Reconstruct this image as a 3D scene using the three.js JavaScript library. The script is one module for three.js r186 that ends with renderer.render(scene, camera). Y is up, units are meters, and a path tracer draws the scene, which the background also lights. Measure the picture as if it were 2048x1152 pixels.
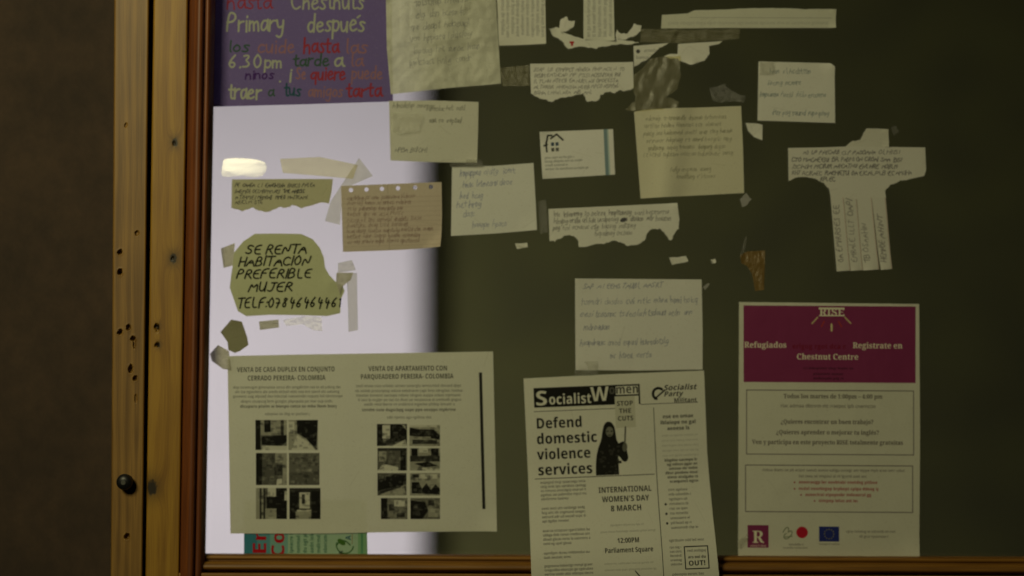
import * as THREE from 'three';
import { ImprovedNoise } from 'three/addons/math/ImprovedNoise.js';
import { RectAreaLightUniformsLib } from 'three/addons/lights/RectAreaLightUniformsLib.js';
import { RoundedBoxGeometry } from 'three/addons/geometries/RoundedBoxGeometry.js';

// ---------- camera, lamps, exposure ----------
const scene = new THREE.Scene();
scene.background = new THREE.Color(0, 0, 0);
const DIST = 2.0, S = 0.575e-3;                       // metres to the window pane; metres per photo pixel on the pane
const camera = new THREE.PerspectiveCamera(2 * Math.atan(576 * S / DIST) * 180 / Math.PI, 16 / 9, 0.05, 30);
camera.position.set(0, 0, DIST);
camera.lookAt(0, 0, 0);
camera.focus = 1.952;
camera.userData.fStop = 0.7;
const renderer = new THREE.WebGLRenderer({ antialias: true });
renderer.toneMapping = THREE.LinearToneMapping;
renderer.toneMappingExposure = 1.0;
renderer.shadowMap.enabled = true;
RectAreaLightUniformsLib.init();

const FRONT = { at: [-0.9, 0.75, 1.5], aim: [0.1, -0.02, 0], size: [0.5, 0.4], color: [1.0, 0.92, 0.53], power: 21.5 };
const BACK = { at: [-0.86, -0.42, -0.45], aim: [-0.6, -0.75, -2.6], size: [0.34, 0.4], color: [1.0, 0.9, 0.98], power: 84 };

// ---------- helpers ----------
const noise = new ImprovedNoise();
function rng(seed) { let a = seed >>> 0; return () => { a = (a + 0x6D2B79F5) | 0; let t = Math.imul(a ^ (a >>> 15), 1 | a); t = (t + Math.imul(t ^ (t >>> 7), 61 | t)) ^ t; return ((t ^ (t >>> 14)) >>> 0) / 4294967296; }; }
const at = (px, py, z = 0) => { const k = (DIST - z) / DIST; return new THREE.Vector3((px - 1024) * S * k, (576 - py) * S * k, z); };
const rgb = (r, g, b) => new THREE.Color().setRGB(r, g, b);
const names = {};
function numbered(n) { names[n] = (names[n] ?? -1) + 1; return names[n] ? `${n}_${String(names[n]).padStart(3, '0')}` : n; }
function tag(o, label, category, group, kind) { o.userData.label = label; if (category) o.userData.category = category; if (group) o.userData.group = group; if (kind) o.userData.kind = kind; return o; }
function shade(m) { m.castShadow = m.receiveShadow = true; return m; }
function mesh(name, geo, mat, parent = scene) { const m = shade(new THREE.Mesh(geo, mat)); m.name = parent === scene ? numbered(name) : name; parent.add(m); return m; }
const smooth = (a, b, x) => { const t = Math.min(1, Math.max(0, (x - a) / (b - a))); return t * t * (3 - 2 * t); };
const lerp = (a, b, t) => a + (b - a) * t;

// a sheet with the outline given in photo pixels on the pane, cut into cells so that it can bend
function sheetGeometry(outline, z, bend, cell = 9) {
  const xs = outline.map(p => p[0]), ys = outline.map(p => p[1]);
  const x0 = Math.min(...xs), x1 = Math.max(...xs), y0 = Math.min(...ys), y1 = Math.max(...ys);
  const nx = Math.max(1, Math.round((x1 - x0) / cell)), ny = Math.max(1, Math.round((y1 - y0) / cell));
  const clip = (poly, axis, lim, keepLess) => {
    const out = [];
    for (let i = 0; i < poly.length; i++) {
      const a = poly[i], b = poly[(i + 1) % poly.length];
      const ia = keepLess ? a[axis] <= lim : a[axis] >= lim, ib = keepLess ? b[axis] <= lim : b[axis] >= lim;
      if (ia) out.push(a);
      if (ia !== ib) { const t = (lim - a[axis]) / (b[axis] - a[axis]); out.push([a[0] + (b[0] - a[0]) * t, a[1] + (b[1] - a[1]) * t]); }
    }
    return out;
  };
  const c = at((x0 + x1) / 2, (y0 + y1) / 2, z), k = (DIST - z) / DIST;
  const pos = [], uv = [], nor = [], idx = [];
  const h = (x, y) => bend ? bend(x, y) : 0;
  for (let i = 0; i < nx; i++) {
    const a = lerp(x0, x1, i / nx), b = lerp(x0, x1, (i + 1) / nx);
    const strip = clip(clip(outline, 0, a, false), 0, b, true);
    if (strip.length < 3) continue;
    for (let j = 0; j < ny; j++) {
      const p = clip(clip(strip, 1, lerp(y0, y1, j / ny), false), 1, lerp(y0, y1, (j + 1) / ny), true);
      if (p.length < 3) continue;
      const v2 = p.map(q => new THREE.Vector2(q[0], -q[1]));
      if (Math.abs(THREE.ShapeUtils.area(v2)) < 1e-4) continue;
      if (THREE.ShapeUtils.area(v2) < 0) { v2.reverse(); p.reverse(); }
      const base = pos.length / 3;
      for (const [x, y] of p) {
        pos.push((x - 1024) * S * k - c.x, (576 - y) * S * k - c.y, h(x, y));
        uv.push((x - x0) / (x1 - x0), 1 - (y - y0) / (y1 - y0));
        const e = 1.5, gx = (h(x + e, y) - h(x - e, y)) / (2 * e * S), gy = -(h(x, y + e) - h(x, y - e)) / (2 * e * S);
        const n = new THREE.Vector3(-gx, -gy, 1).normalize(); nor.push(n.x, n.y, n.z);
      }
      for (const f of THREE.ShapeUtils.triangulateShape(v2, [])) idx.push(base + f[0], base + f[1], base + f[2]);
    }
  }
  const g = new THREE.BufferGeometry();
  g.setAttribute('position', new THREE.Float32BufferAttribute(pos, 3));
  g.setAttribute('normal', new THREE.Float32BufferAttribute(nor, 3));
  g.setAttribute('uv', new THREE.Float32BufferAttribute(uv, 2));
  g.setIndex(idx);
  return { g, c, box: [x0, y0, x1, y1] };
}

// shared relief of paper: fibres and soft handling creases
function reliefTexture(seed, n, creases) {
  const r = rng(seed), d = new Uint8Array(n * n * 4), folds = [];
  for (let k = 0; k < creases; k++) folds.push([r() * 6.28, r(), r() * 0.5 + 0.2]);
  for (let y = 0; y < n; y++) for (let x = 0; x < n; x++) {
    const u = x / n, v = y / n;
    let s = 0.5 + 0.3 * noise.noise(u * 4, v * 4, seed) + 0.12 * noise.noise(u * 13, v * 13, seed + 3) + 0.05 * noise.noise(u * 90, v * 90, seed + 7);
    for (const [a, o, w] of folds) { const t = Math.abs((u - 0.5) * Math.cos(a) + (v - 0.5) * Math.sin(a) - (o - 0.5)); s += 0.25 * w * Math.max(0, 1 - t * 14); }
    const q = Math.max(0, Math.min(255, s * 255)); d.set([q, q, q, 255], (y * n + x) * 4);
  }
  const t = new THREE.DataTexture(d, n, n); t.magFilter = t.minFilter = THREE.LinearFilter; t.wrapS = t.wrapT = THREE.MirroredRepeatWrapping; t.needsUpdate = true; return t;
}
const RELIEF = [reliefTexture(11, 256, 3), reliefTexture(23, 256, 6), reliefTexture(37, 256, 2)];

const K = 2;                                          // print pixels per photo pixel
function printed(box, paperColor, draw, seed) {
  const [x0, y0, x1, y1] = box, cv = document.createElement('canvas');
  cv.width = Math.ceil((x1 - x0) * K); cv.height = Math.ceil((y1 - y0) * K);
  const c = cv.getContext('2d');
  c.fillStyle = paperColor; c.fillRect(0, 0, cv.width, cv.height);
  c.setTransform(cv.width / (x1 - x0), 0, 0, cv.height / (y1 - y0), 0, 0); c.translate(-x0, -y0);
  const r = rng(seed * 7 + 5);                         // fibre flecks and faint handling marks in the stock
  for (let k = 0; k < (x1 - x0) * (y1 - y0) / 26; k++) {
    c.fillStyle = r() < 0.5 ? 'rgba(70,60,40,0.055)' : 'rgba(255,255,255,0.075)';
    const w = 0.6 + r() * 2.2; c.fillRect(lerp(x0, x1, r()), lerp(y0, y1, r()), w, 0.6 + r() * 1.4);
  }
  for (let k = 0; k < 5; k++) {
    c.strokeStyle = 'rgba(80,70,50,0.07)'; c.lineWidth = 0.8 + r() * 1.2; c.beginPath();
    const x = lerp(x0, x1, r()), y = lerp(y0, y1, r()); c.moveTo(x, y); c.lineTo(x + (r() - 0.5) * 90, y + (r() - 0.5) * 70); c.stroke();
  }
  c.lineCap = c.lineJoin = 'round';
  if (draw) draw(c, r);
  const t = new THREE.CanvasTexture(cv); t.colorSpace = THREE.SRGBColorSpace; t.anisotropy = 8; return t;
}

let seedCount = 1;
function waves(seed, amp, lifts = []) {                // gentle cockle, plus corners or edges that stand off the pane: [px, py, reach px, metres]
  return (x, y) => {
    let h = amp * (0.6 + 0.5 * noise.noise(x / 70, y / 70, seed * 3.1) + 0.25 * noise.noise(x / 26, y / 26, seed * 5.7));
    for (const [lx, ly, reach, m] of lifts) { const d = Math.hypot(x - lx, y - ly); if (d < reach) { const t = 1 - d / reach; h += m * t * t; } }
    return h;
  };
}
function cornerLifts(outline, seed) {                  // one or two corners that have come away from the pane
  const r = rng(seed * 131), xs = outline.map(p => p[0]), ys = outline.map(p => p[1]), X = [Math.min(...xs), Math.max(...xs)], Y = [Math.min(...ys), Math.max(...ys)];
  const reach = 0.42 * Math.min(X[1] - X[0], Y[1] - Y[0]);
  return [0, 1].map(() => [X[r() < 0.5 ? 0 : 1], Y[r() < 0.75 ? 1 : 0], reach * (0.7 + 0.5 * r()), 0.0025 + r() * 0.005 * Math.min(1, reach / 50)]);
}
function paperMaterial(box, o, seed) {
  const m = new THREE.MeshPhysicalMaterial({ map: printed(box, o.color ?? '#e2e2d8', o.draw, seed), roughness: o.rough ?? 0.93, side: THREE.DoubleSide, transmission: o.through ?? 0.1, thickness: 0, specularIntensity: o.gloss ?? 0.3 });
  const b = RELIEF[seed % 3].clone(); b.needsUpdate = true; b.repeat.set((box[2] - box[0]) / 190, (box[3] - box[1]) / 190); b.offset.set(seed * 0.37 % 1, seed * 0.61 % 1);
  m.bumpMap = b; m.bumpScale = o.relief ?? 0.0006;
  return m;
}
function paper(name, label, category, o) {
  const seed = seedCount++;
  const s = sheetGeometry(o.outline, o.z ?? 0.0012, o.bend ?? waves(seed, o.amp ?? 0.0009, o.lifts ?? cornerLifts(o.outline, seed)), o.cell);
  const m = mesh(name, s.g, paperMaterial(s.box, o, seed), o.parent ?? scene);
  m.position.copy(s.c); if (o.parent) m.position.sub(o.parent.position);
  if (!o.parent) tag(m, label, category, o.group);
  return m;
}
// irregular torn edge between the given points
function torn(points, amp, seed, depth = 4) {
  const r = rng(seed); let p = points;
  for (let k = 0; k < depth; k++) {
    const q = [p[0]]; const a = amp / Math.pow(1.75, k);
    for (let i = 1; i < p.length; i++) {
      const [ax, ay] = p[i - 1], [bx, by] = p[i], l = Math.hypot(bx - ax, by - ay) || 1;
      const d = (r() - 0.5) * 2 * Math.min(a, l * 0.3);
      q.push([(ax + bx) / 2 - (by - ay) / l * d, (ay + by) / 2 + (bx - ax) / l * d], [bx, by]);
    }
    p = q;
  }
  return p;
}
// smooth outline through points
function smoothed(points, n = 6) {
  const c = new THREE.CatmullRomCurve3(points.map(p => new THREE.Vector3(p[0], p[1], 0)), true, 'catmullrom', 0.5);
  return c.getPoints(points.length * n).slice(0, -1).map(v => [v.x, v.y]);
}

// ---------- writing ----------
const STROKES = {                                      // pen strokes of hand lettering, y up, capitals 1 high
  A: '0,0 .33,1 .68,0|.14,.38 .56,.38', B: '.05,0 .05,1 .4,1 .55,.8 .4,.55 .05,.52|.4,.55 .62,.3 .45,.02 .05,0', C: '.6,.82 .4,1 .12,.8 .02,.45 .15,.1 .4,0 .62,.16', E: '.55,1 .05,1 .05,0 .58,0|.05,.52 .45,.54', F: '.6,1 .05,1 .05,0|.05,.52 .42,.54',
  H: '.05,0 .08,1|.58,0 .62,1|.06,.5 .6,.53', I: '.1,0 .14,1', J: '.5,1 .48,.2 .3,-.05 .05,.1|.25,1 .7,1', L: '.1,1 .05,0 .52,.03', M: '.02,0 .12,1 .38,.35 .68,1 .74,0', N: '.03,0 .08,1 .55,0 .62,1', O: '.34,1 .06,.75 .04,.3 .28,0 .56,.2 .6,.7 .34,1', P: '.05,0 .07,1 .45,.98 .58,.75 .42,.5 .06,.48', R: '.05,0 .07,1 .42,1 .56,.78 .4,.55 .07,.5|.25,.5 .62,0', S: '.56,.85 .35,1 .1,.85 .15,.6 .45,.45 .55,.2 .3,0 .02,.15', T: '.32,0 .35,1|0,.98 .7,1', U: '.05,1 .05,.3 .25,0 .5,.2 .56,1|.56,1 .58,0',
  a: '.45,.5 .25,.6 .05,.35 .12,.05 .3,.02 .45,.3 .47,.6|.46,.35 .5,.02 .58,.05', b: '.06,1 .05,0|.05,.4 .25,.6 .46,.4 .4,.05 .2,0 .05,.1', c: '.45,.5 .28,.6 .06,.4 .08,.1 .28,0 .48,.1', d: '.45,.45 .25,.58 .05,.35 .1,.05 .3,0 .46,.2|.48,1 .46,0', e: '.06,.3 .44,.34 .4,.54 .22,.6 .05,.35 .12,.05 .3,0 .48,.12', f: '.5,.9 .35,1 .22,.8 .2,0|.05,.55 .42,.56', g: '.45,.5 .25,.6 .05,.38 .12,.1 .3,.08 .45,.3|.47,.58 .46,-.2 .28,-.38 .06,-.25', h: '.06,1 .05,0|.05,.35 .25,.6 .42,.45 .44,0', i: '.12,.58 .12,0|.12,.8 .13,.84', l: '.12,1 .1,.1 .2,0', m: '.05,.58 .05,0|.05,.4 .2,.6 .32,.45 .32,0|.32,.4 .48,.6 .6,.45 .62,0', n: '.05,.58 .05,0|.05,.38 .25,.6 .42,.45 .44,0', o: '.26,.6 .06,.4 .1,.08 .28,0 .46,.2 .44,.48 .26,.6', p: '.06,.58 .04,-.38|.05,.42 .25,.6 .46,.42 .4,.1 .22,0 .06,.12', q: '.45,.5 .25,.6 .05,.35 .12,.08 .3,.05 .45,.3|.47,.58 .46,-.38', r: '.06,.58 .05,0|.05,.35 .2,.55 .38,.55', s: '.4,.52 .22,.6 .08,.46 .36,.22 .32,.05 .16,0 .03,.08', t: '.2,.9 .18,.12 .3,0 .4,.06|.02,.6 .4,.62', u: '.05,.58 .06,.15 .2,0 .4,.15 .44,.58|.44,.58 .46,0', y: '.05,.58 .1,.25 .25,.18 .42,.3|.46,.58 .44,-.15 .28,-.38 .08,-.28',
  0: '.3,1 .06,.7 .06,.3 .26,0 .5,.25 .52,.7 .3,1', 1: '.1,.75 .28,1 .25,0', 3: '.08,.9 .35,1 .45,.78 .2,.55 .48,.35 .38,.05 .05,.05', 4: '.2,1 .05,.45 .55,.48|.45,.75 .38,-.1', 6: '.45,.95 .15,.6 .06,.2 .28,0 .48,.2 .38,.45 .1,.35', 7: '.04,.96 .5,1 .22,0|.15,.5 .45,.52', 8: '.42,.85 .25,1 .1,.8 .44,.3 .3,0 .08,.15 .12,.45 .45,.75 .42,.85',
  '.': '.08,.02 .1,.05', ':': '.1,.1 .12,.14|.12,.55 .14,.6', '!': '.1,.6 .1,-.15|.1,.8 .11,.85', "'": '.1,1 .05,.8', '-': '.05,.4 .3,.42',
};
const WIDE = { M: 0.86, m: 0.74, I: 0.26, i: 0.24, l: 0.26, '.': 0.24, ':': 0.28, '!': 0.26, ' ': 0.36, t: 0.44, r: 0.42, f: 0.44, s: 0.46, 1: 0.42, "'": 0.2, '-': 0.36 };
function hand(c, text, x, y, size, width, color, lw, { slant = 0.12, seed = 1, tilt = 0, wobble = 0.035 } = {}) {
  const r = rng(seed * 91 + 3), adv = ch => WIDE[ch] ?? (/[A-Z0-9]/.test(ch) ? 0.74 : 0.58);
  const total = [...text].reduce((s, ch) => s + adv(ch), 0), sx = width / (total * size);
  c.save(); c.translate(x, y); c.rotate(tilt); c.strokeStyle = color; c.lineWidth = lw;
  let pen = 0;
  for (const ch of text) {
    const jx = (r() - 0.5) * 0.05, jy = (r() - 0.5) * 0.07, js = 1 + (r() - 0.5) * 0.14;
    for (const st of (STROKES[ch] ?? '').split('|')) {
      const p = st.split(' ').filter(Boolean).map(q => q.split(',').map(Number)).map(([a, b]) => [(pen + (a + b * slant + jx + (r() - 0.5) * wobble)) * size * sx, -((b * js + jy + (r() - 0.5) * wobble) * size)]);
      if (p.length < 2) continue;
      c.beginPath(); c.moveTo(...p[0]);
      for (let i = 1; i < p.length - 1; i++) c.quadraticCurveTo(p[i][0], p[i][1], p.length > 3 && i < p.length - 2 ? (p[i][0] + p[i + 1][0]) / 2 : p[i][0] * 0.4 + p[i + 1][0] * 0.6, p.length > 3 && i < p.length - 2 ? (p[i][1] + p[i + 1][1]) / 2 : p[i][1] * 0.4 + p[i + 1][1] * 0.6);
      c.lineTo(...p[p.length - 1]); c.stroke();
    }
    pen += adv(ch);
  }
  c.restore();
}
// a line of hand writing too faint to read in the photograph: pen strokes with the shapes of letters
const LOWER = 'aeioaeonrsldctmup', UPPER = 'AEIOAENRSLTCMUPBH';
function scrawl(c, r, x0, x1, y, h, color, lw, slope = 0, caps = false) {
  let x = x0; const slant = 0.05 + r() * 0.25;
  while (x < x1 - 6) {
    let word = ''; const n = 2 + Math.floor(r() * 7), src = caps ? UPPER : LOWER;
    for (let k = 0; k < n; k++) word += src[Math.floor(r() * src.length)];
    if (!caps && r() < 0.3) word = 'h' + word; if (!caps && r() < 0.25) word += 'g';
    const w = word.length * h * (caps ? 0.66 : 0.52) * (0.9 + r() * 0.25); if (x + w > x1 + 4) break;
    hand(c, word, x, y + (x - x0) * slope + (r() - 0.5) * 1.4, h * (caps ? 0.9 : 1.15), w, color, lw * (0.8 + r() * 0.5), { seed: Math.floor(r() * 9999), slant, tilt: slope + (r() - 0.5) * 0.05, wobble: 0.24 });
    x += w + h * (0.35 + r() * 0.4);
  }
}
// a line of small print too small to read in the photograph
function smallPrint(c, r, x0, x1, y, h, color, slope = 0, weight = 0.26) {
  c.save(); c.beginPath(); c.rect(x0 - 1, y - h * 2 - 8, x1 - x0 + 2, h * 4 + 16); c.clip(); c.translate(x0, y); c.rotate(slope);
  c.font = `${weight > 0.27 ? 'bold ' : ''}${h * 1.35}px sans-serif`; c.fillStyle = color;
  let t = ''; const src = 'aeiouaeosnrtldcmpbg';
  while (c.measureText(t).width < x1 - x0) { const n = 2 + Math.floor(r() * 8); for (let k = 0; k < n; k++) t += src[Math.floor(r() * src.length)]; t += ' '; }
  c.fillText(t, 0, 0); c.restore();
}
function type(c, text, x, y, size, font, color, { width, align = 'left', tilt = 0 } = {}) {
  c.save(); c.translate(x, y); c.rotate(tilt); c.font = font.replace('#', size); c.fillStyle = color; c.textAlign = align;
  if (width) { const w = c.measureText(text).width; c.scale(width / w, 1); }
  c.fillText(text, 0, 0); c.restore();
}

// ---------- the setting: room behind, dark wall beside the frame ----------
function plasterTexture(base, spread, seed) {
  const n = 256, d = new Uint8Array(n * n * 4);
  for (let y = 0; y < n; y++) for (let x = 0; x < n; x++) {
    const s = 1 + spread * (noise.noise(x / 40, y / 40, seed) + 0.6 * noise.noise(x / 9, y / 9, seed + 2) + 0.4 * noise.noise(x / 2.5, y / 2.5, seed + 4));
    d.set([...base.map(v => Math.max(0, Math.min(255, v * s))), 255], (y * n + x) * 4);
  }
  const t = new THREE.DataTexture(d, n, n); t.colorSpace = THREE.SRGBColorSpace; t.magFilter = t.minFilter = THREE.LinearFilter; t.wrapS = t.wrapT = THREE.MirroredRepeatWrapping; t.repeat.set(3, 3); t.needsUpdate = true; return t;
}
{
  const wall = mesh('back_wall', new THREE.BoxGeometry(4.5, 3.2, 0.1), new THREE.MeshStandardMaterial({ map: plasterTexture([232, 230, 228], 0.02, 3), roughness: 0.9 }));
  wall.position.set(0.2, 0, -2.65); tag(wall, 'bright white wall of the room behind the glass', null, null, 'structure');
  const zp = -2.1, edge = at(846, 0, zp).x, lip = 0.012, out = 0.12, olive = new THREE.MeshStandardMaterial({ map: plasterTexture([56, 57, 21], 0.14, 9), roughness: 1 });
  const part = new THREE.Group(); part.name = 'partition_wall'; part.position.set(edge, -1.2, zp); scene.add(part);
  tag(part, 'dark olive painted partition behind the glass', null, null, 'structure');
  const p = mesh('panel', new THREE.BoxGeometry(2.9, 2.4, 0.06), olive, part);
  p.position.set(lip + 1.45, 1.2, -0.03);
  const t = mesh('edge_lip', new RoundedBoxGeometry(lip, 2.4, out + 0.06, 3, 0.004), olive, part);      // stands out from the panel and keeps the room lamp off the strip beside it
  t.position.set(lip / 2, 1.2, out / 2 - 0.03);
  const side = mesh('side_wall', new THREE.BoxGeometry(1.2, 1.6, 0.05), new THREE.MeshStandardMaterial({ map: plasterTexture([60, 46, 34], 0.2, 14), roughness: 0.85 }));
  side.position.copy(at(330, 576, -0.0)).add(new THREE.Vector3(-0.6, 0, -0.03)); tag(side, 'dark brown wall beside the pale board', null, null, 'structure');
}

// ---------- lamps ----------
function lamp(name, label, d) {
  const g = new THREE.Group(); g.name = name; g.position.set(...d.at); g.lookAt(...d.aim); scene.add(g); tag(g, label, 'lamp');
  const [w, h] = d.size, box = mesh('housing', new RoundedBoxGeometry(w + 0.05, h + 0.05, 0.06, 3, 0.015), new THREE.MeshStandardMaterial({ color: rgb(0.6, 0.6, 0.58), roughness: 0.5 }), g);
  box.position.z = -0.04;
  const col = rgb(...d.color), dif = mesh('diffuser', new THREE.BoxGeometry(w, h, 0.012), new THREE.MeshStandardMaterial({ color: rgb(0.8, 0.8, 0.8), emissive: col, emissiveIntensity: 1, roughness: 0.6 }), g);
  dif.position.z = -0.004;
  const l = new THREE.RectAreaLight(col, d.power, w, h); l.name = name + '_glow';
  const dir = new THREE.Vector3(...d.aim).sub(new THREE.Vector3(...d.at)).normalize();
  l.position.set(...d.at).addScaledVector(dir, 0.01); l.lookAt(...d.aim); scene.add(l);
}
lamp('hall_lamp', 'square warm lamp shining on the notices', FRONT);
lamp('room_lamp', 'cool lamp lighting the white wall behind the glass', BACK);

// ---------- wood ----------
function woodTexture(base, dark, seed, w, h, knots = [], ring = 60) {          // w, h in texels; knots [u, v, radius] in texels
  const d = new Uint8Array(w * h * 4);
  for (let y = 0; y < h; y++) for (let x = 0; x < w; x++) {
    let warp = 0, kn = 0;
    for (const [kx, ky, kr] of knots) {
      const dx = (x - kx) / kr, dy = (y - ky) / (kr * 1.5), q = dx * dx + dy * dy;
      warp += Math.sign(dx || 1) * 2.2 * Math.exp(-q * 0.22) * Math.min(1, Math.abs(dx));
      kn = Math.max(kn, smooth(1.25, 0.55, Math.sqrt(q) + 0.25 * noise.noise(x / 4, y / 4, 5)), 0.42 * Math.exp(-q * 0.4));
    }
    const u = x + warp * 6 + 7 * noise.noise(x / 60, y / 240, seed);
    const a = Math.sin(u / w * ring + 2.4 * noise.noise(u / 30, y / 500, seed + 2)), fine = noise.noise(u / 1.6, y / 60, seed + 4), mid = noise.noise(u / 7, y / 200, seed + 6), blot = noise.noise(x / 40, y / 70, seed + 8);
    let m = 0.3 + 0.2 * a + 0.34 * fine + 0.34 * mid + 0.22 * blot; m = Math.max(0, Math.min(1, m));
    const out = [0, 1, 2].map(i => lerp(lerp(base[i], dark[i], m), dark[i] * 0.28, kn));
    d.set([...out.map(v => Math.max(0, Math.min(255, v))), 255], (y * w + x) * 4);
  }
  const t = new THREE.DataTexture(d, w, h); t.colorSpace = THREE.SRGBColorSpace; t.magFilter = t.minFilter = THREE.LinearFilter; t.wrapS = t.wrapT = THREE.MirroredRepeatWrapping; t.needsUpdate = true; return t;
}
// a board or moulding drawn out along its length: cross-section points [px, z] at the two ends (photo pixels across), cut along the length so that pits are real hollows
function drawn(profileA, profileB, lenA, lenB, upright, nLen, pits, texW, texL) {
  const pos = [], uv = [], idx = [], n = profileA.length;
  let run = [0]; for (let i = 1; i < n; i++) run.push(run[i - 1] + Math.hypot((profileA[i][0] - profileA[i - 1][0]) * S, profileA[i][1] - profileA[i - 1][1]));
  for (let j = 0; j <= nLen; j++) {
    const t = j / nLen, l = lerp(lenA, lenB, t);
    for (let i = 0; i < n; i++) {
      const a = lerp(profileA[i][0], profileB[i][0], t); let z = lerp(profileA[i][1], profileB[i][1], t);
      const px = upright ? a : l, py = upright ? l : a;
      for (const [x, y, rx, ry, m] of pits) { const q = Math.hypot((px - x) / rx, (py - y) / ry) * (1 + 0.35 * noise.noise(px / 4, py / 4, x)); if (q < 1.7) z -= m * (2 * smooth(1, 0.72, q) - 0.05 * smooth(1.7, 1.2, q) * smooth(0.8, 1.1, q)); }
      const p = at(px, py, z); pos.push(p.x, p.y, p.z);
      uv.push(run[i] / texW, (upright ? 576 * S - p.y : p.x + 1024 * S) / texL);
    }
  }
  for (let j = 0; j < nLen; j++) for (let i = 0; i < n - 1; i++) {
    const a = j * n + i, b = a + 1, c = a + n, e = c + 1;
    if (upright) idx.push(a, c, b, b, c, e); else idx.push(a, b, c, b, e, c);
  }
  const g = new THREE.BufferGeometry(); g.setAttribute('position', new THREE.Float32BufferAttribute(pos, 3)); g.setAttribute('uv', new THREE.Float32BufferAttribute(uv, 2)); g.setIndex(idx); g.computeVertexNormals(); return g;
}
const woodMat = (map, bump = 0.0005) => new THREE.MeshPhysicalMaterial({ map, bumpMap: map, bumpScale: bump, roughness: 0.55, clearcoat: 0.12, clearcoatRoughness: 0.4, side: THREE.DoubleSide });
const flatProfile = (x0, x1, z, zEdge, steps, round = 3) => {
  const p = [[x0, zEdge], [x0, z - 0.002], [x0 + round * 0.4, z - 0.0006], [x0 + round, z]];
  for (let i = 1; i < steps; i++) p.push([lerp(x0 + round, x1 - round, i / steps), z]);
  p.push([x1 - round, z], [x1 - round * 0.4, z - 0.0006], [x1, z - 0.002], [x1, zEdge]); return p;
};
const Y0 = -60, Y1 = 1230;
{ // pale board beside the window frame, pitted with nail holes
  const pits = [[257, 655, 4.4, 6, 0.003], [266, 677, 5.2, 5, 0.003], [261, 738, 4.5, 9, 0.0035], [270, 757, 4.4, 5, 0.003], [274, 466, 4, 5, 0.0016], [240, 504, 5, 5, 0.004], [240, 544, 5, 6, 0.005], [240, 664, 5, 5, 0.005], [254, 1073, 6, 6, 0.003], [269, 686, 3, 12, 0.0014], [272, 798, 3, 9, 0.0008], [252, 250, 3, 4, 0.001]];
  const map = woodTexture([146, 110, 50], [94, 66, 26], 4, 128, 1024, [], 34);
  const m = mesh('timber_board', drawn(flatProfile(229, 299, 0.03, 0.0, 56), flatProfile(221, 284, 0.03, 0.0, 56), Y0, Y1, true, 760, pits, 0.06, 0.74), woodMat(map));
  tag(m, 'pale pine board pitted with nail holes beside the window frame', 'board');
  // dark round knob low on the board
  const k = new THREE.Group(); k.name = 'wall_knob'; k.position.copy(at(253, 962, 0.03)); scene.add(k); tag(k, 'small round dark knob screwed to the pitted pine board', 'knob');
  const km = new THREE.MeshStandardMaterial({ color: rgb(0.008, 0.008, 0.009), roughness: 0.42 });
  const prof = [[0, 0.016], [0.0035, 0.0158], [0.0068, 0.0146], [0.0088, 0.012], [0.0092, 0.009], [0.008, 0.0062], [0.0056, 0.0046], [0.005, 0.002], [0.0075, 0.0008], [0.0078, -0.001]].map(p => new THREE.Vector2(...p)).reverse();
  const lg = new THREE.LatheGeometry(prof, 36); lg.rotateX(Math.PI / 2); mesh('knob_head', lg, km, k);
  const sc = new THREE.CylinderGeometry(0.0026, 0.0026, 0.001, 18); sc.rotateX(Math.PI / 2); const scm = mesh('screw', sc, new THREE.MeshStandardMaterial({ color: rgb(0.2, 0.2, 0.18), metalness: 0.9, roughness: 0.4 }), k); scm.position.z = 0.0163;
}
const frame = new THREE.Group(); frame.name = 'wooden_window'; frame.position.copy(at(1024, 1230, 0)); scene.add(frame);
tag(frame, 'wood framed window pane covered in paper notices', 'window');
function framePart(name, g, m) { const o = mesh(name, g, m, frame); o.position.copy(frame.position).negate(); return o; }
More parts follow.
